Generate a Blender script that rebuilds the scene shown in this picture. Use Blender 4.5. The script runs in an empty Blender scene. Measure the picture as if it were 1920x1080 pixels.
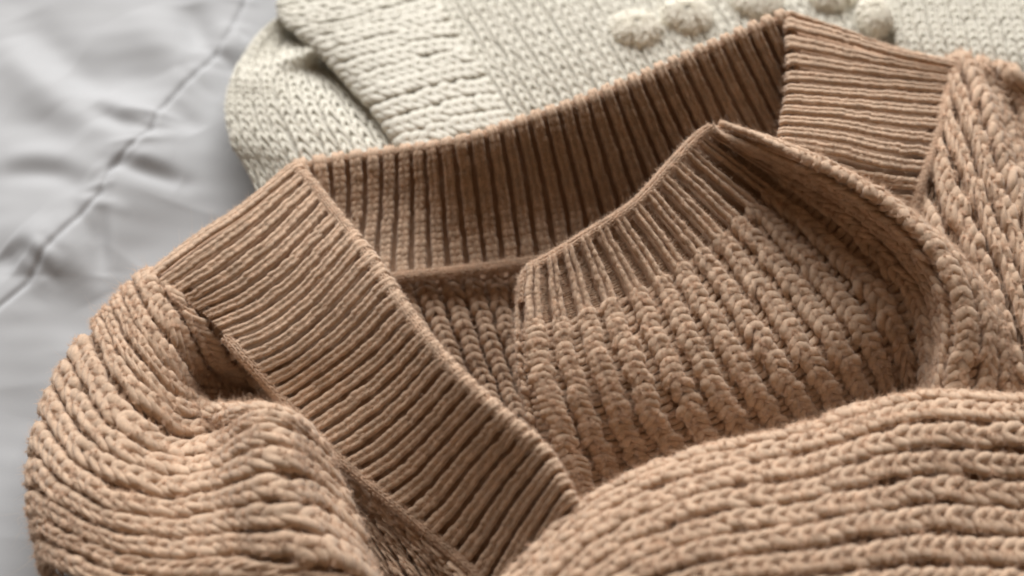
import bpy, math, random
import numpy as np
from mathutils import Vector, Matrix

rng = np.random.default_rng(7)
R = math.radians
scene = bpy.context.scene
COL = scene.collection

# ------------------------------------------------------------------ camera, light, exposure
ELEV, DIST, LENS = R(52), 0.66, 50.0
TGT = np.array([0.0, 0.0, 0.025])
CAM = TGT + DIST * np.array([0, -math.cos(ELEV), math.sin(ELEV)])
FWD = (TGT - CAM) / DIST
RIGHT = np.array([1.0, 0, 0]); UP = np.cross(RIGHT, FWD)
cd = bpy.data.cameras.new('camera'); cam = bpy.data.objects.new('camera', cd); COL.objects.link(cam)
cam.matrix_world = Matrix(((RIGHT[0], UP[0], -FWD[0], CAM[0]), (RIGHT[1], UP[1], -FWD[1], CAM[1]),
                           (RIGHT[2], UP[2], -FWD[2], CAM[2]), (0, 0, 0, 1)))
cd.lens = LENS; cd.sensor_width = 36; cd.clip_start = 0.02; cd.clip_end = 20
cd.dof.use_dof = True; cd.dof.focus_distance = 0.628; cd.dof.aperture_fstop = 3.9
scene.camera = cam

world = bpy.data.worlds.new('World'); scene.world = world; world.use_nodes = True
bg = world.node_tree.nodes['Background']
bg.inputs[0].default_value = (1.0, 0.62, 0.34, 1); bg.inputs[1].default_value = 0.13

def area(name, loc, target, sx, sy, power, color):
    ld = bpy.data.lights.new(name, 'AREA'); ld.shape = 'RECTANGLE'; ld.size = sx; ld.size_y = sy
    ld.energy = power; ld.color = color
    o = bpy.data.objects.new(name, ld); COL.objects.link(o); o.location = loc
    o.rotation_euler = (Vector(target) - Vector(loc)).to_track_quat('-Z', 'Y').to_euler()
area('window_light', (-0.25, 3.15, 2.40), (0, 0, 0), 4.6, 3.0, 475, (1.0, 0.985, 0.96))
scene.view_settings.view_transform = 'Standard'; scene.view_settings.look = 'None'
scene.view_settings.exposure = 0.0; scene.view_settings.gamma = 1.0
scene.cycles.filter_width = 2.0; scene.cycles.max_bounces = 8; scene.cycles.diffuse_bounces = 5

# ------------------------------------------------------------------ helpers
def at(px, py, z):
    """photograph pixel (1920x1080) and height above the bed in cm -> point in the scene"""
    k = 36 / LENS / 1920
    d = FWD + RIGHT * (px - 960) * k - UP * (py - 540) * k
    return CAM + d * ((z / 100 - CAM[2]) / d[2])

def crom(C, t):
    """uniform Catmull-Rom through C (k,...), t in [0,1]"""
    C = np.asarray(C, float); k = len(C)
    E = np.concatenate([2 * C[:1] - C[1:2], C, 2 * C[-1:] - C[-2:-1]])
    x = np.clip(np.asarray(t) * (k - 1), 0, k - 1 - 1e-9); i = x.astype(int); f = x - i
    f = f.reshape(f.shape + (1,) * (C.ndim - 1))
    p0, p1, p2, p3 = E[i], E[i + 1], E[i + 2], E[i + 3]
    return 0.5 * (2 * p1 + (p2 - p0) * f + (2 * p0 - 5 * p1 + 4 * p2 - p3) * f ** 2 + (3 * p1 - p0 - 3 * p2 + p3) * f ** 3)

def arc(P, n):
    """even steps by length along polyline P"""
    d = np.r_[0, np.cumsum(np.linalg.norm(np.diff(P, axis=0), axis=1))]
    s = np.linspace(0, d[-1], n)
    return np.stack([np.interp(s, d, P[:, i]) for i in range(3)], 1)

class Surf:
    """smooth sheet: u across the knitted columns, v along them"""
    def __init__(s, curves=None, P=None, NU=140, NV=140, smooth=0, even=True, relief=0.0, vary=None, stretch=None):
        if P is None:
            rows = []
            for c in curves:
                c = np.array([at(*p) for p in c])
                d = crom(c, np.linspace(0, 1, 300))
                rows.append(arc(d, NV) if even else crom(c, np.linspace(0, 1, NV)))
            P = crom(np.array(rows), np.linspace(0, 1, 400))
            if vary is None:      # columns evenly spread by mean width
                w = np.linalg.norm(np.diff(P, axis=0), axis=2).mean(1)
                if stretch is not None: w = w * np.repeat(stretch, math.ceil(399 / len(stretch)))[:399]
                w = np.r_[0, np.cumsum(w)]; w /= w[-1]
                x = np.interp(np.linspace(0, 1, NU), w, np.arange(400))
                i = np.minimum(x.astype(int), 398); f = (x - i)[:, None, None]
                P = P[i] * (1 - f) + P[i + 1] * f
            else:
                P = crom(np.array(rows), np.linspace(0, 1, NU))
        for _ in range(smooth):
            P[1:-1] = .5 * P[1:-1] + .25 * (P[2:] + P[:-2]); P[:, 1:-1] = .5 * P[:, 1:-1] + .25 * (P[:, 2:] + P[:, :-2])
        s.set(P)
        if relief:
            s.set(P + s.N * (soft_noise(P / 0.05) * relief)[..., None])
    def set(s, P):
        Tu = np.gradient(P, axis=0); Tv = np.gradient(P, axis=1)
        N = np.cross(Tu, Tv); N /= np.linalg.norm(N, axis=2, keepdims=True) + 1e-12
        if ((CAM - P) * N).sum() < 0: N = -N
        for _ in range(3):
            N[1:-1] = .5 * N[1:-1] + .25 * (N[2:] + N[:-2]); N[:, 1:-1] = .5 * N[:, 1:-1] + .25 * (N[:, 2:] + N[:, :-2])
        N /= np.linalg.norm(N, axis=2, keepdims=True) + 1e-12
        s.P, s.N = P, N
        s.W = np.linalg.norm(np.diff(P, axis=0), axis=2).sum(0).mean()
        s.H = np.linalg.norm(np.diff(P, axis=1), axis=2).sum(1).mean()
    def sample(s, u, v):
        nu, nv = s.P.shape[:2]
        x = np.clip(u, 0, 1) * (nu - 1); y = np.clip(v, 0, 1) * (nv - 1)
        i = np.minimum(x.astype(int), nu - 2); j = np.minimum(y.astype(int), nv - 2)
        f = (x - i)[..., None]; g = (y - j)[..., None]
        L = lambda A: (A[i, j] * (1 - f) + A[i + 1, j] * f) * (1 - g) + (A[i, j + 1] * (1 - f) + A[i + 1, j + 1] * f) * g
        return L(s.P), L(s.N)

_ph = rng.uniform(0, 6.28, (24,)); _k = rng.normal(0, 1, (24, 3)); _k *= (rng.uniform(.6, 2.2, (24, 1)) / np.linalg.norm(_k, axis=1, keepdims=True))
def soft_noise(X):
    return np.sin(X @ _k.T * 2.0 + _ph).sum(-1) / 24 ** .5 * .8

def mesh_from(name, V, F, mat, parent=None, smooth=True):
    V = np.ascontiguousarray(V, np.float32); F = np.ascontiguousarray(F, np.int32)
    me = bpy.data.meshes.new(name); me.vertices.add(len(V)); me.vertices.foreach_set('co', V.ravel())
    k = F.shape[1]; me.loops.add(F.size); me.loops.foreach_set('vertex_index', F.ravel())
    me.polygons.add(len(F)); me.polygons.foreach_set('loop_start', np.arange(0, F.size, k, dtype=np.int32))
    me.polygons.foreach_set('use_smooth', np.full(len(F), smooth)); me.update(calc_edges=True)
    me.materials.append(mat)
    o = bpy.data.objects.new(name, me); COL.objects.link(o)
    if parent is not None: o.parent = parent
    return o

def grid_faces(nu, nv, off=0):
    i, j = np.meshgrid(np.arange(nu - 1), np.arange(nv - 1), indexing='ij')
    a = (i * nv + j).ravel() + off
    return np.stack([a, a + nv, a + nv + 1, a + 1], 1)

def tube_template(path, rad, ratio, sides):
    """path in (a across, b along, h out); returns vertices in the same units, quads"""
    p = np.array(path, float); n = len(p) if len(p) > 5 else 7
    t = np.linspace(0, 1, max(n, 7)); q = crom(p, t); r = np.interp(t, np.linspace(0, 1, len(rad)), rad)
    q[:, 1] *= ratio
    T = np.gradient(q, axis=0); T /= np.linalg.norm(T, axis=1, keepdims=True)
    ref = np.array([0, 0, 1.0]); B = np.cross(T, ref); B /= np.linalg.norm(B, axis=1, keepdims=True) + 1e-9; C = np.cross(B, T)
    th = np.linspace(0, 2 * math.pi, sides, endpoint=False)
    V = q[:, None] + r[:, None, None] * (np.cos(th)[None, :, None] * B[:, None] + np.sin(th)[None, :, None] * C[:, None])
    m = len(q); V = V.reshape(-1, 3); V[:, 1] /= ratio
    i, j = np.meshgrid(np.arange(m - 1), np.arange(sides), indexing='ij')
    a = (i * sides + j).ravel(); b = (i * sides + (j + 1) % sides).ravel()
    return V, np.stack([a, b, b + sides, a + sides], 1)

def join_templates(parts):
    Vs, Fs, o = [], [], 0
    for V, F in parts: Vs.append(V); Fs.append(F + o); o += len(V)
    return np.concatenate(Vs), np.concatenate(Fs)

def chunky(ratio, bars=True, sides=9, fat=1.0, bar=0.0, w=.92):
    """one stitch of a thick fisherman's rib: two leaning legs and the purl bar sunk beside them"""
    out = [tube_template([(-.20, 1.42, -.08), (-.27, 1.10, .10), (-.29, .74, .27), (-.24, .34, .34), (-.13, .02, .32), (0, -.12, .28),
                          (.13, .02, .32), (.24, .34, .34), (.29, .74, .27), (.27, 1.10, .10), (.20, 1.42, -.08)],
                         [.11 * fat, .16 * fat, .185 * fat, .19 * fat, .18 * fat, .165 * fat, .18 * fat, .19 * fat, .185 * fat, .16 * fat, .11 * fat], ratio, sides)]
    out[0][0][:, 0] *= w
    if bars:
        out.append(tube_template([(.22, .20, -.04 + bar), (.36, .44, -.05 + bar), (.5, .54, -.10 + bar), (.64, .44, -.05 + bar), (.78, .20, -.04 + bar)],
                                 [.10, .13 + bar * .3, .13 + bar * .3, .13 + bar * .3, .10], ratio, 7))
    return join_templates(out)

def fine(ratio, wide=1.0, sides=6, r=.165, gap=.185, fill=True, dip=1.0, purl=False):
    """one stitch of the fine rib: two long legs side by side, almost merging down the column"""
    out = []
    for s in (-1, 1):
        out.append(tube_template([(s * gap * (1 - .45 * dip), -.45, .20 - .08 * dip), (s * gap * .95, .1, .19), (s * gap, .75, .20), (s * gap, 1.4, .20 - .10 * dip)],
                                 [r * .75, r * .97, r, r * .75], ratio, sides))
    if fill: out.append(tube_template([(0, -.1, .17), (0, .2, .19), (0, .8, .19), (0, 1.1, .17)], [.12, .135, .135, .12], ratio, 5))
    if purl:
        for b in (.0, .33, .66):
            out.append(tube_template([(.26, b, -.16), (.42, b + .12, -.10), (.58, b + .12, -.10), (.74, b, -.16)], [.05, .065, .065, .05], ratio, 5))
    return join_templates(out)

def stocking(ratio, sides=6):
    out = []
    for s in (-1, 1):
        out.append(tube_template([(s * .04, -.25, -.06), (s * .15, .2, .12), (s * .29, .65, .15), (s * .36, 1.2, -.05)],
                                 [.11, .17, .18, .11], ratio, sides))
    return join_templates(out)

def fuzz(name, P, N, mat, parent, per, length, radius):
    n = len(P)
    k = int(per); idx = rng.integers(0, n, k)
    d = rng.normal(0, 1, (k, 3)); d /= np.linalg.norm(d, axis=1, keepdims=True)
    d = d + N[idx] * .9; d /= np.linalg.norm(d, axis=1, keepdims=True)
    L = length * rng.lognormal(-.2, .62, (k, 1))
    bend = rng.normal(0, .55, (k, 3))
    a = P[idx] + rng.normal(0, .00025, (k, 3)); pts = np.stack([a, a + d * L * .5 + bend * L * .1, a + d * L * .85 + bend * L * .55], 1)
    hc = bpy.data.hair_curves.new(name); hc.add_curves([3] * k)
    hc.attributes['position'].data.foreach_set('vector', pts.astype(np.float32).ravel()) if 'position' in hc.attributes else None
    ra = hc.attributes.get('radius') or hc.attributes.new('radius', 'FLOAT', 'POINT')
    ra.data.foreach_set('value', np.tile(np.array([1, .9, .4], np.float32) * radius, k))
    hc.materials.append(BEIGE_FUZZ if mat is BEIGE else CREAM_FUZZ)
    o = bpy.data.objects.new(name, hc); COL.objects.link(o); o.parent = parent; o['kind'] = 'stuff'
    return o

def knit(S, ncol, nrow, template, mat, part, rib_name='rib', v0=0.0, v1=1.0, u0=0.0, u1=1.0, jit=.05, depth=.30,
         merged=False, fz=0, flen=.0011, frad=.000035, hscale=1.0, backing=True, wavy=0.03):
    """covers sheet S with real stitches; each column is a mesh of its own"""
    W = S.W * (u1 - u0) / ncol; H = S.H * (v1 - v0) / nrow
    V, F = template(H / W); nt = len(V); allP, allN = [], []
    mV, mF, off = [], [], 0
    row = np.arange(nrow)
    for c in range(ncol):
        wob = rng.normal(0, jit * .5) + wavy * np.sin(row * .55 + rng.uniform(0, 6))
        ja = (rng.normal(0, jit, nrow) + wob)[:, None]; jb = rng.normal(0, jit * 1.2, nrow)[:, None]
        jh = rng.normal(0, jit * .6, nrow)[:, None]; sc = (1 + rng.normal(0, jit * .8, nrow))[:, None]
        rot = rng.normal(0, jit * 1.3, nrow)[:, None]
        A = V[None, :, 0] * sc + V[None, :, 1] * rot * .5 + ja; B = V[None, :, 1] + jb - V[None, :, 0] * rot; Hh = V[None, :, 2] * sc + jh
        u = u0 + (c + .5 + A) / ncol * (u1 - u0); v = v0 + (row[:, None] + B) / nrow * (v1 - v0)
        P, N = S.sample(u, v)
        lump = rng.normal(0, .018, Hh.shape)
        X = (P + N * ((Hh + lump) * W * hscale)[..., None]).reshape(-1, 3)
        Fc = (F[None] + (np.arange(nrow) * nt)[:, None, None]).reshape(-1, 4)
        if merged: mV.append(X); mF.append(Fc + off); off += len(X)
        else: mesh_from(rib_name, X, Fc, mat, part)
        if fz:
            hi = np.flatnonzero(Hh.ravel() > np.quantile(V[:, 2], .42)); k = hi[rng.integers(0, len(hi), max(60, len(hi) // 3))]; allP.append(X[k]); allN.append(N.reshape(-1, 3)[k])
    if merged:
        o = mesh_from(rib_name, np.concatenate(mV), np.concatenate(mF), mat, part); o['kind'] = 'stuff'
    if fz:
        fuzz('fuzz', np.concatenate(allP), np.concatenate(allN), mat, part, fz, flen, frad)
        if fz > 20000: fuzz('stray_fibres', np.concatenate(allP), np.concatenate(allN), mat, part, fz * .02, .0032, .000028)

def sheet(S, depth, mat, thick=0.0, u0=0, u1=1, v0=0, v1=1, n=70):
    """plain backing cloth under the stitches, sunk by depth"""
    u, v = np.meshgrid(np.linspace(u0, u1, n), np.linspace(v0, v1, n), indexing='ij')
    P, N = S.sample(u, v)
    return (P - N * depth).reshape(-1, 3), grid_faces(n, n)

def part_mesh(name, sheets, mat, parent):
    Vs, Fs, o = [], [], 0
    for V, F in sheets: Vs.append(V); Fs.append(F + o); o += len(V)
    return mesh_from(name, np.concatenate(Vs), np.concatenate(Fs), BEIGE_CLOTH if mat is BEIGE else mat, parent)

def cord_surf(pts, rad, NV=200, up=None):
    """round edge or seam following points given as pixel + height"""
    c = np.array([at(*p) for p in pts]); c = arc(crom(c, np.linspace(0, 1, 400)), NV)
    T = np.gradient(c, axis=0); T /= np.linalg.norm(T, axis=1, keepdims=True)
    U = np.array([0, -.5, .85]); B = np.cross(T, U); B /= np.linalg.norm(B, axis=1, keepdims=True); C = np.cross(B, T)
    th = np.linspace(-2.2, 2.2, 40) + math.pi / 2
    P = c[None] + rad * (np.cos(th)[:, None, None] * B[None] + np.sin(th)[:, None, None] * C[None])
    S = Surf(P=P)
    out = P - c[None]
    if (S.N * out).sum() < 0: S.N = -S.N
    return S

def thing(name, label, cat, loc=(0, 0, 0)):
    o = bpy.data.objects.new(name, None); COL.objects.link(o); o.location = loc; o.empty_display_size = .05
    o['label'] = label; o['category'] = cat
    return o

# ------------------------------------------------------------------ materials
def yarn(name, base, var, scale=900, sheen=.45, thru=.30):
    m = bpy.data.materials.new(name); m.use_nodes = True; nt = m.node_tree; b = nt.nodes['Principled BSDF']
    tc = nt.nodes.new('ShaderNodeTexCoord')
    n1 = nt.nodes.new('ShaderNodeTexNoise'); n1.inputs['Scale'].default_value = scale; n1.inputs['Detail'].default_value = 4
    n2 = nt.nodes.new('ShaderNodeTexNoise'); n2.inputs['Scale'].default_value = 180; n2.inputs['Detail'].default_value = 3
    nt.links.new(tc.outputs['Object'], n1.inputs['Vector']); nt.links.new(tc.outputs['Object'], n2.inputs['Vector'])
    ad = nt.nodes.new('ShaderNodeMath'); ad.operation = 'MULTIPLY_ADD'; ad.inputs[1].default_value = .5
    nt.links.new(n1.outputs['Fac'], ad.inputs[0])
    ml = nt.nodes.new('ShaderNodeMath'); ml.operation = 'MULTIPLY'; ml.inputs[1].default_value = .5
    nt.links.new(n2.outputs['Fac'], ml.inputs[0]); nt.links.new(ml.outputs[0], ad.inputs[2])
    cr = nt.nodes.new('ShaderNodeValToRGB')
    lo = [c * (1 - var) for c in base]; hi = [min(1, c * (1 + var)) for c in base]
    cr.color_ramp.elements[0].position = .3; cr.color_ramp.elements[0].color = (*lo, 1)
    cr.color_ramp.elements[1].position = .7; cr.color_ramp.elements[1].color = (*hi, 1)
    nt.links.new(ad.outputs[0], cr.inputs['Fac']); nt.links.new(cr.outputs['Color'], b.inputs['Base Color'])
    b.inputs['Roughness'].default_value = .92; b.inputs['Specular IOR Level'].default_value = .2
    b.inputs['Sheen Weight'].default_value = sheen; b.inputs['Sheen Roughness'].default_value = .45
    b.inputs['Sheen Tint'].default_value = (1, .97, .94, 1)
    bp = nt.nodes.new('ShaderNodeBump'); bp.inputs['Strength'].default_value = .5; bp.inputs['Distance'].default_value = .0008
    n3 = nt.nodes.new('ShaderNodeTexNoise'); n3.inputs['Scale'].default_value = 2600; n3.inputs['Detail'].default_value = 5; n3.inputs['Roughness'].default_value = .7
    nt.links.new(tc.outputs['Object'], n3.inputs['Vector']); nt.links.new(n3.outputs['Fac'], bp.inputs['Height']); nt.links.new(bp.outputs['Normal'], b.inputs['Normal'])
    tr = nt.nodes.new('ShaderNodeBsdfTranslucent'); nt.links.new(cr.outputs['Color'], tr.inputs['Color'])
    mx = nt.nodes.new('ShaderNodeMixShader'); mx.inputs[0].default_value = thru
    nt.links.new(b.outputs[0], mx.inputs[1]); nt.links.new(tr.outputs[0], mx.inputs[2])
    nt.links.new(mx.outputs[0], nt.nodes['Material Output'].inputs['Surface'])
    return m

BEIGE = yarn('beige_wool', (.69, .51, .37), .26)
BEIGE_CLOTH = yarn('beige_wool_cloth', (.64, .44, .30), .15, thru=0.0)
CREAM = yarn('cream_wool', (.82, .80, .72), .04, sheen=.2, thru=.28)

def cotton():
    m = bpy.data.materials.new('white_cotton'); m.use_nodes = True; nt = m.node_tree; b = nt.nodes['Principled BSDF']
    b.inputs['Base Color'].default_value = (.285, .292, .306, 1); b.inputs['Roughness'].default_value = .7
    b.inputs['Sheen Weight'].default_value = .15
    tc = nt.nodes.new('ShaderNodeTexCoord'); n = nt.nodes.new('ShaderNodeTexNoise'); n.inputs['Scale'].default_value = 1500
    nt.links.new(tc.outputs['Object'], n.inputs['Vector'])
    bp = nt.nodes.new('ShaderNodeBump'); bp.inputs['Strength'].default_value = .12; bp.inputs['Distance'].default_value = .0003
    nt.links.new(n.outputs['Fac'], bp.inputs['Height']); nt.links.new(bp.outputs['Normal'], b.inputs['Normal'])
    return m
COTTON = cotton()
BOBBLE = yarn('cream_bobble_wool', (.90, .87, .77), .03, sheen=.3, thru=.1)
BEIGE_FUZZ = yarn('beige_fibre', (.76, .59, .46), .12, thru=.5)
CREAM_FUZZ = yarn('cream_fibre', (.92, .90, .82), .04, thru=.5)

# ------------------------------------------------------------------ bed cover with its puckered seam
def seg_dist(X, Y, pts):
    best = np.full(X.shape, 9.0); side = np.zeros(X.shape); tt = np.zeros(X.shape)
    n = len(pts) - 1
    for i in range(n):
        a, b = pts[i], pts[i + 1]; d = b - a; L2 = (d ** 2).sum()
        t = np.clip(((X - a[0]) * d[0] + (Y - a[1]) * d[1]) / L2, 0, 1)
        dx = X - a[0] - t * d[0]; dy = Y - a[1] - t * d[1]; r = np.hypot(dx, dy)
        m = r < best; best = np.where(m, r, best); tt = np.where(m, (i + t) / n, tt)
        side = np.where(m, np.sign(d[0] * dy - d[1] * dx), side)
    return best, side, tt

def bed_cover():
    xs = np.unique(np.r_[np.linspace(-.75, -.42, 40), np.linspace(-.42, -.02, 420), np.linspace(-.02, .75, 60)])
    ys = np.unique(np.r_[np.linspace(-.6, -.25, 30), np.linspace(-.25, .42, 480), np.linspace(.42, 1.0, 50)])
    X, Y = np.meshgrid(xs, ys, indexing='ij')
    g = lambda pts: np.array([at(p[0], p[1], 0)[:2] for p in pts])
    Z = .0022 * soft_noise(np.stack([X, Y, 0 * X], -1) / .10) + .0006 * soft_noise(np.stack([X * 1.6, Y, 0 * X + 3], -1) / .035) + .0001 * soft_noise(np.stack([X, Y * 1.7, 0 * X + 7], -1) / .012)
    seam_px = [(520, -120), (450, 10), (425, 60), (398, 100), (340, 160), (300, 207), (285, 245), (262, 268), (212, 318), (190, 368), (150, 410), (95, 470), (50, 530), (0, 572), (-80, 650)]
    d, s, t = seg_dist(X, Y, g(seam_px))
    pucker = .55 + .45 * np.sin(t * 40 + 1) * np.sin(t * 17)
    Z += -.0013 * np.exp(-(d / .0015) ** 2) + .0016 * np.exp(-(d / .012) ** 2) * pucker + .001 * np.exp(-(d / .03) ** 2)
    d, s, t = seg_dist(X, Y, g([(700, -500), (560, -100), (430, 120), (330, 330), (150, 560), (20, 760), (-60, 1000), (-60, 1400)]))
    Z += -.018 / (1 + np.exp(-s * d / .020)) + .003
    rp = np.random.default_rng(3); sp = arc(np.c_[crom(g(seam_px), np.linspace(0, 1, 80)), np.zeros(80)], 30)[:, :2]
    for q in range(4, 27):          # small gathers pulled across the seam
        tq = sp[q + 1] - sp[q - 1]; tq /= np.linalg.norm(tq); nq = np.array([-tq[1], tq[0]]); a_ = rp.normal(0, .5); L_ = rp.uniform(.008, .022)
        dq = nq * math.cos(a_) + tq * math.sin(a_); off = rp.uniform(-.006, .006)
        p0 = sp[q] + dq * (off - L_); p1 = sp[q] + dq * (off + L_)
        d, s, t = seg_dist(X, Y, np.array([p0, p1]))
        Z += rp.uniform(-.0012, .0012) * np.exp(-(d / rp.uniform(.0022, .0045)) ** 2) * np.sin(np.clip(t, 0, 1) * math.pi)
    pc = at(900, 740, -1)
    Z -= .022 * np.exp(-((X - pc[0]) ** 2 + (Y - pc[1]) ** 2) / .10 ** 2)
    cre = [  # polyline, height in m (minus = valley), half width
        ([(40, 30), (110, 120), (200, 195)], -.0050, .010), ([(20, 70), (90, 160), (190, 240)], .0045, .012),
        ([(130, 120), (220, 140), (330, 150)], -.0045, .014), ([(170, 205), (215, 230), (260, 252)], -.0035, .005),
        ([(180, 190), (240, 212), (285, 225)], .0028, .006),
        ([(200, 310), (260, 316), (340, 330)], -.0040, .0045), ([(215, 296), (270, 302), (330, 300)], .0022, .006),
        ([(190, 385), (187, 440), (184, 510)], -.0036, .004), ([(205, 385), (207, 440), (206, 500)], .0020, .005),
        ([(0, 332), (95, 328), (165, 356)], -.0034, .006), ([(0, 310), (95, 305), (170, 335)], .0024, .007),
        ([(350, 0), (366, 50), (382, 95)], -.0050, .007), ([(300, 205), (340, 215), (370, 240)], -.0030, .006),
        ([(30, 440), (70, 465), (60, 520)], .0045, .010), ([(0, 480), (40, 500)], -.0040, .007),
        ([(100, 470), (150, 490), (190, 540)], .0030, .009), ([(80, 520), (120, 560), (130, 640)], -.0022, .010),
        ([(420, 60), (450, 75), (470, 60)], .0030, .008), ([(0, 120), (60, 150), (130, 210)], .0020, .012),
        ([(0, 230), (90, 250), (150, 285)], -.0022, .009), ([(330, 360), (300, 420), (240, 480)], -.0030, .018),
        ([(20, 700), (40, 850), (20, 1000)], -.0025, .012), ([(250, 20), (290, 70), (330, 130)], .0030, .012)]
    for pts, h, w in cre:
        c = arc(np.c_[crom(g(pts), np.linspace(0, 1, 40)), np.zeros(40)], 14)[:, :2]
        d, s, t = seg_dist(X, Y, c)
        Z += .85 * h * np.exp(-(d / (w * 1.35)) ** 2) * np.clip(np.sin(np.clip(t, .04, .96) * math.pi), .0, 1) ** .6
    V = np.stack([X, Y, Z], -1).reshape(-1, 3)
    o = mesh_from('bed_cover', V, grid_faces(len(xs), len(ys)), COTTON)
    o['label'] = 'white cotton bed cover with a puckered seam and soft wrinkles'; o['category'] = 'bedding'
bed_cover()

# ------------------------------------------------------------------ cream sweater
cream = thing('sweater', 'cream knitted sweater with bobbles lying behind the beige one', 'sweater', tuple(at(1100, 150, 0)))
cream_inv = cream
def cpart(name, sheets):
    return part_mesh(name, sheets, CREAM, cream)
SURF = {}

# ------------------------------------------------------------------ beige sweater
beige = thing('sweater', 'beige chunky rib knit sweater with a wide ribbed neckband, bunched in front', 'sweater', tuple(at(1000, 800, 0)))

# back of the neckband seen from inside
A = Surf([[(c[0][0], c[0][1] - 4, c[0][2] - 1.0), (c[0][0], c[0][1] - 6, c[0][2] - .3)] + c for c in [[(548, 322, 4.2), (566, 400, 3.0), (560, 470, 2.2), (545, 545, 1.6)],
          [(640, 305, 4.0), (643, 390, 2.8), (635, 460, 2.1), (630, 533, 1.6)],
          [(755, 289, 4.3), (755, 370, 3.0), (752, 440, 2.2), (748, 517, 1.6)],
          [(870, 270, 5.7), (880, 350, 3.9), (888, 430, 2.4), (897, 503, 1.4)],
          [(985, 233, 5.9), (1003, 315, 4.1), (1018, 400, 2.4), (1030, 485, 1.2)],
          [(1095, 196, 6.4), (1122, 290, 4.4), (1148, 380, 2.4), (1165, 465, .9)],
          [(1195, 158, 6.8), (1235, 255, 4.6), (1275, 350, 2.5), (1300, 435, .7)],
          [(1300, 112, 7.2), (1350, 215, 4.8), (1400, 315, 2.5), (1435, 405, .5)],
          [(1395, 70, 7.5), (1450, 180, 5.0), (1510, 285, 2.6), (1560, 380, .4)],
          [(1480, 33, 7.7), (1535, 150, 5.2), (1600, 260, 2.8), (1670, 360, .4)]]], relief=.0008)
# front of the neckband, outside
L = Surf([[(c[0][0] + 16, c[0][1] + 14, c[0][2] - 1.2), (c[0][0] + 10, c[0][1] - 1, c[0][2] - .25)] + c for c in [[(560, 322, 4.2), (480, 395, 2.6), (400, 450, 1.2), (330, 510, .3)],
          [(548, 317, 4.8), (455, 392, 4.4), (360, 455, 3.8), (278, 520, 3.2)],
          [(575, 345, 5.0), (480, 430, 4.6), (390, 497, 4.0), (318, 545, 3.5)],
          [(625, 407, 5.2), (540, 495, 4.5), (460, 556, 3.7), (385, 592, 3.1)],
          [(690, 490, 5.8), (610, 575, 4.3), (530, 640, 3.5), (462, 672, 3.0)],
          [(760, 590, 6.2), (690, 660, 4.3), (610, 720, 2.8), (545, 765, 2.1)],
          [(840, 690, 6.3), (770, 765, 4.2), (700, 825, 2.6), (640, 862, 1.7)],
          [(930, 775, 6.2), (865, 845, 4.1), (805, 915, 2.3), (755, 955, 1.4)],
          [(1010, 845, 5.9), (950, 920, 3.8), (895, 1000, 1.8), (860, 1045, .8)],
          [(1060, 930, 5.4), (1015, 1000, 3.4), (970, 1080, 1.6), (950, 1130, .7)],
          [(1078, 985, 4.6), (1043, 1060, 2.8), (1000, 1140, 1.3), (985, 1195, .6)]]], relief=.0004)
# right side of the neckband, outside
Rr = Surf([[(c[0][0] + 14, c[0][1] + 4, c[0][2] - 1.2), (c[0][0] - 1, c[0][1] + 1, c[0][2] - .3)] + c for c in [[(1500, 60, 6.2), (1590, 100, 5.2), (1690, 130, 4.0), (1800, 160, 2.8)],
           [(1482, 32, 7.7), (1570, 60, 7.2), (1680, 97, 6.3), (1795, 122, 5.2)],
           [(1488, 100, 7.5), (1580, 115, 7.1), (1685, 132, 6.3), (1785, 146, 5.2)],
           [(1487, 160, 7.2), (1580, 168, 6.9), (1680, 175, 6.2), (1774, 182, 5.2)],
           [(1478, 222, 7.1), (1570, 230, 7.0), (1665, 245, 6.4), (1755, 253, 5.4)],
           [(1468, 280, 6.9), (1555, 294, 6.8), (1645, 318, 6.3), (1728, 330, 5.4)],
           [(1462, 318, 5.4), (1550, 340, 5.3), (1635, 372, 5.2), (1712, 385, 5.0)],
           [(1460, 360, 3.4), (1545, 385, 3.4), (1625, 425, 3.6), (1690, 445, 4.2)]]])
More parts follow.
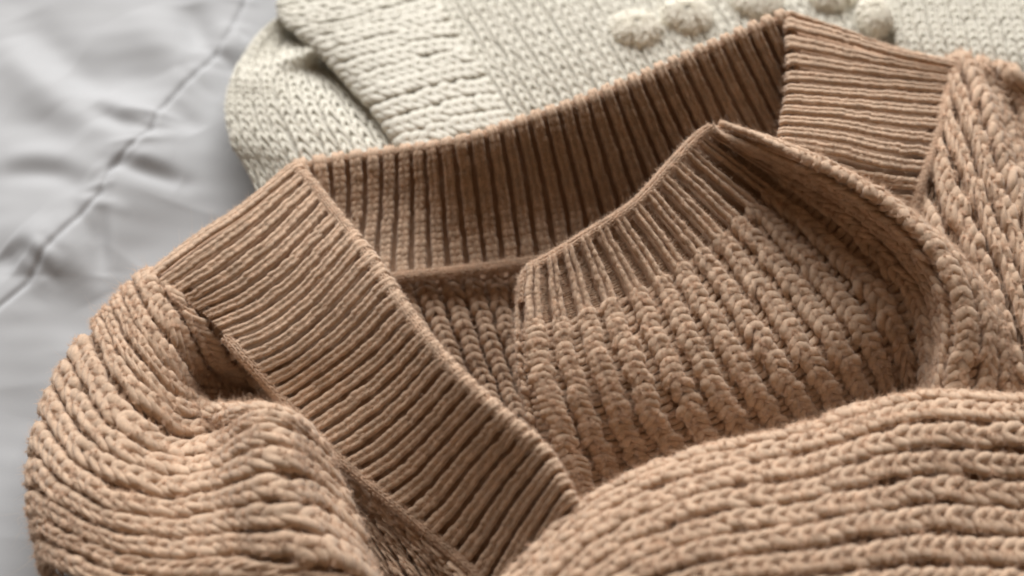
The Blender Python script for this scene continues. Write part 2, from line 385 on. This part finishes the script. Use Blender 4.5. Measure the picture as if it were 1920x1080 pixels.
# cuff and sleeve laid into the neck opening; the far edge rolls over
Dc = [[(1036, 548, 2.0), (1034, 630, 1.4), (1046, 720, 0.8), (1066, 810, 0.2), (1096, 900, -0.6), (1130, 985, -1.4)],
      [(988, 511, 5.2), (980, 590, 5.0), (984, 680, 4.6), (1003, 780, 3.9), (1034, 880, 2.7), (1078, 975, 1.0)],
      [(1040, 480, 5.65), (1055, 580, 4.95), (1080, 690, 4.4), (1115, 790, 3.15), (1155, 880, 1.25), (1200, 960, -0.5499999999999999)],
      [(1110, 437, 5.8), (1165, 550, 4.8), (1215, 670, 4.15), (1260, 770, 2.9), (1310, 850, 1.0), (1355, 915, -0.8)],
      [(1190, 385, 6.0), (1275, 500, 4.7), (1350, 620, 3.85), (1410, 720, 2.6), (1465, 800, 0.7), (1500, 870, -1.1)],
      [(1255, 315, 6.3), (1370, 430, 4.5), (1470, 545, 3.45), (1545, 650, 2.7), (1600, 740, 0.8), (1625, 820, -1.0)],
      [(1305, 262, 6.5), (1430, 360, 4.3), (1560, 470, 3.5), (1655, 580, 2.8), (1700, 690, 1.0), (1710, 790, -0.8)],
      [(1328, 241, 6.7), (1462, 312, 5.3), (1615, 415, 4.7), (1724, 532, 3.9), (1757, 650, 3.0), (1742, 760, 1.6)],
      [(1342, 238, 6.8), (1480, 287, 7.3), (1625, 362, 7.4), (1745, 470, 6.9), (1795, 600, 5.8), (1772, 745, 4.0)],
      [(1362, 250, 6.5), (1500, 298, 6.7), (1650, 374, 6.7), (1790, 490, 6.3), (1848, 610, 5.4), (1845, 755, 3.8)],
      [(1375, 275, 5.8), (1520, 325, 5.7), (1680, 415, 5.7), (1815, 520, 5.3), (1885, 640, 4.4), (1905, 770, 3.0)]]
D = Surf(Dc, smooth=3, stretch=[1, 1, 1, 1, 1, 1, 1, 1.3, 1.6, 1.6])
# front of the sweater folded up in the lower right
XK = [(930, 1108, 54), (1020, 1010, 48), (1095, 944, 41), (1180, 893, 37), (1280, 854, 36), (1400, 823, 37), (1500, 803, 39), (1600, 769, 42), (1740, 744, 45), (1850, 743, 46), (1990, 747, 46)]
def ez(k, x):
    base = {-1.0: 1.2, -.45: 3.4, 0: 5.0, 1: 5.8, 2: 6.15, 3.5: 6.35, 5: 6.4, 7: 6.2, 9: 5.8, 11: 5.1}[k]
    if x > 1470 and k >= 0: base -= {0: -.1, 1: .2, 2: .7, 3.5: 1.3, 5: 1.6, 7: 1.6, 9: 1.5, 11: 1.3}[k] * min(1, (x - 1470) / 330) ** 1.5
    if x < 1150: base -= (1150 - x) / 220 * 1.3
    return base
E = Surf([[(x + (40 if k < 0 and x < 1100 else 0), y + (13 if x < 1700 else 6) + (max(k, 0) * p if k >= 0 else -k * 75), max(ez(k, x), .3)) for x, y, p in XK] for k in (-1.0, -.45, 0, 1, 2, 3.5, 5, 7, 9, 11)], NV=200, relief=.001)
# left shoulder and sleeve bunched up
Sc = [[(322, 552, 3.2), (365, 600, 2.9), (415, 655, 1.8), (460, 700, 0.2), (500, 740, -0.6), (540, 800, -0.8)],
      [(280, 520, 3.1), (318, 590, 3.4), (360, 660, 2.1), (405, 713, -0.2), (450, 752, -0.7), (500, 790, -0.8)],
      [(235, 560, 2.6), (268, 640, 3.6), (315, 710, 2.8), (362, 752, 0.4), (415, 768, 0.1), (465, 764, 0.4), (520, 772, 1.6), (560, 800, 0.2)],
      [(185, 615, 2.4), (215, 690, 3.6), (268, 768, 3.6), (335, 815, 2.3), (408, 803, 1.7), (465, 776, 4.6), (515, 776, 5.0), (560, 800, 3.6999999999999997), (600, 850, 2.3), (586, 884, -0.2)],
      [(140, 670, 2.3), (180, 755, 3.6), (245, 830, 4.0), (330, 866, 2.9), (412, 847, 3.0), (475, 806, 5.3), (522, 806, 5.5), (575, 832, 3.6999999999999997), (620, 890, 2.3), (606, 924, -0.2)],
      [(100, 745, 2.2), (150, 820, 3.6), (230, 888, 4.2), (330, 915, 3.7), (415, 897, 4.0), (480, 860, 5.5), (526, 862, 5.7), (582, 885, 3.6999999999999997), (640, 940, 2.3), (626, 974, -0.2)],
      [(76, 820, 2.2), (130, 885, 3.6), (220, 943, 4.3), (330, 960, 3.9), (420, 945, 4.3), (485, 922, 5.5), (534, 925, 5.6), (595, 940, 3.6999999999999997), (660, 1000, 2.3), (646, 1034, -0.2)],
      [(68, 890, 2.2), (128, 940, 3.6), (220, 988, 4.3), (330, 1004, 4.1), (425, 992, 4.5), (500, 980, 5.4), (560, 985, 5.4), (620, 1005, 3.9), (680, 1060, 2.3), (666, 1094, -0.2)],
      [(74, 950, 2.2), (135, 990, 3.6), (225, 1030, 4.2), (330, 1046, 4.3), (435, 1040, 4.6), (530, 1038, 5.3), (610, 1050, 5.0), (670, 1075, 3.6999999999999997), (710, 1120, 2.3), (696, 1154, -0.2)],
      [(85, 1005, 2.2), (145, 1040, 3.6), (230, 1075, 4.2), (335, 1090, 4.3), (440, 1090, 4.6), (555, 1100, 4.9), (650, 1125, 4.3), (715, 1170, 2.4)],
      [(95, 1060, 2.2), (155, 1090, 3.6), (240, 1120, 4.2), (340, 1135, 4.3), (445, 1140, 4.5), (570, 1165, 4.8), (670, 1200, 4.2), (740, 1230, 2.4)]]
Sc = [[(350, 500, 2.4), (400, 560, 2.4), (450, 620, 1.8), (490, 670, .8), (530, 720, -.2), (570, 780, -.7)]] + Sc
Sc = [[(c[0][0] + 18, c[0][1] + 40, .5)] + c for c in Sc]
S = Surf(Sc, smooth=1, relief=.0008)
# right shoulder
T = Surf([[(c[0][0] + 4, c[0][1] + 14, c[0][2] - 1.4), (c[0][0] - 1, c[0][1] + 1, c[0][2] - .3)] + c for c in [[(1700, 420, 4.2), (1735, 480, 4.2), (1790, 560, 3.8), (1850, 650, 3.4), (1900, 760, 3.0)],
          [(1730, 325, 4.7), (1765, 415, 4.8), (1815, 510, 4.5), (1865, 610, 4.0), (1915, 740, 3.4)],
          [(1758, 250, 5.0), (1790, 340, 5.2), (1835, 450, 5.0), (1880, 560, 4.6), (1930, 700, 4.0)],
          [(1782, 165, 5.0), (1812, 260, 5.3), (1850, 365, 5.2), (1897, 480, 4.9), (1950, 640, 4.3)],
          [(1800, 124, 4.8), (1838, 205, 5.1), (1872, 310, 5.0), (1918, 425, 4.8), (1970, 570, 4.2)],
           [(1838, 131, 4.6), (1865, 200, 3.8), (1898, 290, 3.5), (1942, 400, 3.7), (1995, 520, 3.5)],
           [(1878, 140, 4.5), (1905, 200, 3.5), (1940, 285, 3.0), (1980, 380, 3.0), (2035, 500, 2.9)],
           [(1925, 148, 4.5), (1955, 210, 3.6), (1990, 290, 3.3), (2030, 380, 3.3), (2080, 490, 3.3)]]])
# inside of the back, below the neckband seam
B = Surf([[(600, 560, 1.1), (660, 680, .2), (740, 800, -1.0), (820, 900, -1.8)],
          [(715, 528, 1.1), (765, 640, .1), (830, 760, -1.2), (900, 870, -1.9)],
          [(850, 510, .9), (885, 620, 0), (930, 740, -1.2), (980, 850, -1.9)],
          [(1000, 492, .7), (1020, 600, -.1), (1050, 720, -1.2), (1080, 830, -1.9)],
          [(1140, 470, .8), (1150, 580, .5), (1170, 700, .4), (1190, 810, .3)]], relief=.0008)
# front below the neckband, in the dark between the folds
M = Surf([[(470, 680, .2), (520, 770, -.5), (570, 860, -.7), (620, 960, -.7)],
          [(545, 768, .6), (600, 850, -.1), (650, 940, -.4), (700, 1060, -.7)],
          [(640, 865, 1.0), (690, 940, .2), (735, 1030, -.3), (790, 1140, -.6)],
          [(755, 958, .8), (800, 1030, .1), (840, 1110, -.4), (890, 1210, -.7)],
          [(860, 1048, .7), (900, 1110, .1), (940, 1180, -.4), (980, 1270, -.7)],
          [(955, 1135, .6), (990, 1190, 0), (1030, 1250, -.4), (1070, 1320, -.7)]])

FZ = 17.0
neck = part_mesh('neckband', [sheet(A, .0030, BEIGE_CLOTH), sheet(L, .0030, BEIGE_CLOTH), sheet(Rr, .0030, BEIGE_CLOTH)], BEIGE, beige)
knit(A, 34, 22, lambda r: fine(r, r=.175, gap=.185), BEIGE, neck, v0=.085, hscale=1.1, frad=.00003, fz=5000 * FZ, flen=.0007, jit=.022, wavy=.006)
knit(L, 33, 24, lambda r: fine(r, r=.185, gap=.20), BEIGE, neck, hscale=.8, frad=.00003, fz=7000 * FZ, flen=.0007, jit=.022, wavy=.006)
knit(Rr, 17, 24, lambda r: fine(r, r=.185, gap=.18), BEIGE, neck, hscale=.85, frad=.00003, fz=4000 * FZ, flen=.0007, jit=.022, wavy=.006)

CUFF = .245; DC = 21
cuff = part_mesh('cuff', [sheet(D, .0026, BEIGE_CLOTH, v0=0, v1=CUFF + .03)], BEIGE, beige)
knit(D, DC, 10, lambda r: fine(r, r=.125, gap=.16, fill=False, dip=.3, purl=True), BEIGE, cuff, v0=0, v1=CUFF + .02, fz=7000 * FZ, flen=.0007, frad=.00003, jit=.015, wavy=.006)
sleeve = part_mesh('sleeve', [sheet(D, .0021, BEIGE_CLOTH, v0=CUFF, n=110)], BEIGE, beige)
knit(D, DC, 30, lambda r: chunky(r, fat=.92, bar=.05, w=.84), BEIGE, sleeve, wavy=.02, v0=CUFF, v1=1, jit=.045, hscale=.66, fz=26000 * FZ)
front = part_mesh('front_panel', [sheet(E, .0030, BEIGE_CLOTH, n=120), sheet(M, .0030, BEIGE_CLOTH)], BEIGE, beige)
knit(E, 13, 44, lambda r: chunky(r, fat=1.15), BEIGE, front, hscale=.66, fz=26000 * FZ)
knit(M, 11, 18, lambda r: chunky(r), BEIGE, front, fz=5000 * FZ)
back = part_mesh('back_panel', [sheet(B, .0030, BEIGE_CLOTH)], BEIGE, beige)
knit(B, 13, 24, lambda r: chunky(r), BEIGE, back, fz=6000 * FZ)
sh = part_mesh('shoulder', [sheet(S, .0030, BEIGE_CLOTH, n=120)], BEIGE, beige)
knit(S, 15, 38, lambda r: chunky(r, fat=1.15), BEIGE, sh, hscale=.66, fz=26000 * FZ)
sh2 = part_mesh('shoulder', [sheet(T, .0030, BEIGE_CLOTH)], BEIGE, beige)
knit(T, 7, 27, lambda r: chunky(r, w=.85), BEIGE, sh2, hscale=.72, fz=14000 * FZ)

def cord(name, pts, rad, n, mat, parent, cols=5, fz=9000):
    Sx = cord_surf(pts, rad)
    p = part_mesh(name, [sheet(Sx, rad * .15, mat)], mat, parent)
    knit(Sx, cols, n, lambda r: stocking(r, 5), mat, p, rib_name='stitches', merged=True, hscale=.7, fz=fz, flen=.0009)
    return p
cord('edge', [(545, 319, 4.2), (640, 301, 4.0), (755, 285, 4.3), (870, 266, 5.7), (985, 229, 5.9), (1095, 192, 6.4), (1195, 154, 6.8), (1300, 108, 7.2), (1395, 66, 7.5), (1480, 30, 7.7)], .0022, 110, BEIGE, beige)
cord('edge', [(550, 318, 4.8), (579, 343, 5.0), (629, 405, 5.2), (694, 488, 5.8), (764, 588, 6.2), (844, 688, 6.3), (934, 773, 6.2), (1008, 842, 5.8), (1022, 862, 5.3)], .0024, 100, BEIGE, beige)
cord('edge', [(981, 570, 5.0), (984, 530, 5.25), (995, 507, 5.35), (1040, 480, 5.6), (1110, 437, 5.9), (1190, 385, 6.1), (1255, 315, 6.4), (1305, 262, 6.65), (1335, 240, 6.9)], .0025, 60, BEIGE, beige)
cord('seam', [(1797, 121, 5.3), (1787, 146, 5.4), (1776, 182, 5.4), (1757, 253, 5.5), (1730, 330, 5.5), (1713, 385, 5.1), (1694, 430, 4.6)], .0020, 44, BEIGE, beige)
cord('seam', [(425, 632, 3.0), (462, 673, 3.0), (545, 766, 2.1), (640, 863, 1.7), (755, 956, 1.4), (860, 1046, .9), (950, 1131, .7)], .0026, 70, BEIGE, beige)
cord('seam', [(690, 530, 1.7), (755, 520, 1.8), (897, 505, 1.8), (1030, 487, 1.7)], .0024, 40, BEIGE, beige)

# ------------------------------------------------------------------ the cream one's cloth
C1 = Surf([[(830, -150, 2.2), (1100, -230, 2.4), (1400, -300, 2.4)],
           [(800, -20, 2.2), (1000, -80, 2.4), (1300, -160, 2.4), (1600, -200, 2.4)],
           [(850, 80, 2.2), (1060, 20, 2.5), (1350, -60, 2.4), (1700, -120, 2.4)],
           [(905, 165, 2.1), (1120, 100, 2.4), (1400, 20, 2.3), (1760, -40, 2.4)],
           [(950, 240, 1.8), (1180, 180, 2.0), (1450, 110, 2.0), (1820, 40, 2.2)],
           [(1000, 330, 1.2), (1240, 280, 1.4), (1500, 200, 1.6), (1880, 130, 1.8)],
           [(1050, 420, .6), (1300, 370, .8), (1560, 290, 1.0), (1940, 220, 1.2)]])
C1 = Surf(P=C1.P.transpose(1, 0, 2)[:, ::1])
C2 = Surf([[(c[0][0] + 30, c[0][1] + 18, c[0][2] - 1.5), (c[0][0] + 2, c[0][1] + 6, c[0][2] - .7)] + c for c in
          [[(560, -70, 1.9), (640, -110, 2.3), (760, -160, 2.3), (860, -200, 2.3)],
           [(530, 22, 2.2), (620, 10, 2.8), (720, -25, 2.7), (800, -50, 2.4)],
           [(600, 88, 2.6), (660, 70, 3.0), (770, 45, 2.8), (840, 30, 2.4)],
           [(655, 150, 2.6), (720, 130, 3.0), (820, 105, 2.7), (880, 95, 2.3)],
           [(705, 208, 2.6), (760, 190, 2.9), (855, 165, 2.5), (920, 155, 2.1)],
           [(755, 280, 2.4), (810, 260, 2.6), (900, 235, 2.2), (960, 225, 1.8)],
           [(800, 360, 1.8), (860, 340, 1.9), (950, 310, 1.5), (1010, 300, 1.2)]]], relief=.0006)
C4 = Surf([[(600, 0, 1.6), (545, 18, 1.9), (535, 30, 1.6), (580, 40, 1.0), (660, 50, .7), (740, 60, .5)],
           [(520, 40, .5), (490, 62, 1.5), (520, 70, 1.3), (560, 66, .5), (610, 72, .4), (720, 90, .4)],
           [(470, 90, .3), (462, 105, 1.3), (500, 118, 1.8), (550, 104, 2.3), (605, 92, 2.2), (700, 110, .8)],
           [(445, 140, .2), (440, 145, 1.3), (500, 150, 2.2), (560, 138, 1.9), (625, 122, .7), (700, 140, .6)],
           [(440, 180, .2), (430, 180, 1.2), (505, 182, 2.3), (590, 178, 2.2), (670, 180, 1.3), (750, 200, .8)],
           [(450, 225, .2), (426, 217, 1.2), (510, 222, 2.3), (610, 222, 2.4), (700, 232, 1.8), (785, 245, 1.0)],
           [(460, 285, .2), (438, 268, 1.2), (525, 272, 2.2), (640, 276, 2.3), (740, 288, 1.9), (810, 293, 1.0)],
           [(480, 340, .2), (465, 305, 1.1), (545, 315, 1.9), (660, 330, 2.0), (760, 340, 1.6), (820, 345, .9)],
           [(510, 400, .2), (490, 360, .9), (570, 370, 1.4), (690, 385, 1.5), (780, 395, 1.2), (840, 400, .8)]], smooth=1)
C4 = Surf(P=C4.P.transpose(1, 0, 2))
C3 = Surf([[(1650, -60, 2.6), (1665, 20, 2.7), (1685, 100, 2.5), (1710, 190, 1.6)],
           [(1720, -65, 2.8), (1735, 15, 2.9), (1755, 100, 2.7), (1780, 200, 1.6)],
           [(1810, -65, 2.9), (1825, 15, 3.0), (1845, 105, 2.8), (1870, 210, 1.6)],
           [(1990, -65, 2.9), (2005, 15, 3.0), (2025, 110, 2.8), (2050, 220, 1.6)]])
fp = cpart('front_panel', [sheet(C1, .0014, CREAM)])
knit(C1, 40, 34, lambda r: stocking(r), CREAM, fp, hscale=.5, rib_name='stitches', merged=True, fz=12000, jit=.05)
hem = cpart('hem_band', [sheet(C2, .0022, CREAM)])
knit(C2, 18, 18, lambda r: chunky(r, sides=6, fat=1.2, w=1.06), CREAM, hem, hscale=.32, fz=8000, jit=.06)
ip = cpart('back_panel', [sheet(C4, .0014, CREAM)])
knit(C4, 17, 22, lambda r: stocking(r), CREAM, ip, hscale=.45, rib_name='stitches', merged=True, fz=8000, jit=.06)
slv = cpart('sleeve', [sheet(C3, .0014, CREAM)])
knit(C3, 15, 20, lambda r: stocking(r), CREAM, slv, hscale=.6, fz=5000, jit=.05)

def bobble(px, py, z, rx, ry, rz):
    c = at(px, py, z)
    th, ph = np.meshgrid(np.linspace(-math.pi, math.pi, 60), np.linspace(-1.35, 1.45, 60), indexing='ij')
    P = np.stack([np.cos(ph) * np.cos(th) * rx, np.cos(ph) * np.sin(th) * ry, np.sin(ph) * rz], -1)
    P *= (1 + .07 * soft_noise(P * 110 + px))[..., None]; P = P + c
    Sx = Surf(P=P)
    if (Sx.N * (P - c)).sum() < 0: Sx.N = -Sx.N
    p = part_mesh('bobble', [sheet(Sx, .0008, BOBBLE, n=24)], BOBBLE, cream)
    knit(Sx, 9, 7, lambda r: stocking(r), BOBBLE, p, rib_name='stitches', merged=True, fz=1500, jit=.09, hscale=.4, flen=.0025, frad=.00003)
bobble(1192, 58, 2.35, .0142, .0135, .0078)
bobble(1286, 34, 2.35, .0142, .0135, .0078)
bobble(1420, 5, 2.35, .0142, .0135, .0078)
bobble(1640, 32, 2.9, .009, .014, .008)
bobble(1560, -8, 2.35, .0142, .0135, .0078)

# parent offsets: children keep world coordinates
for t in (cream, beige):
    inv = Matrix.Translation(t.location).inverted()
    for c in t.children: c.matrix_parent_inverse = inv
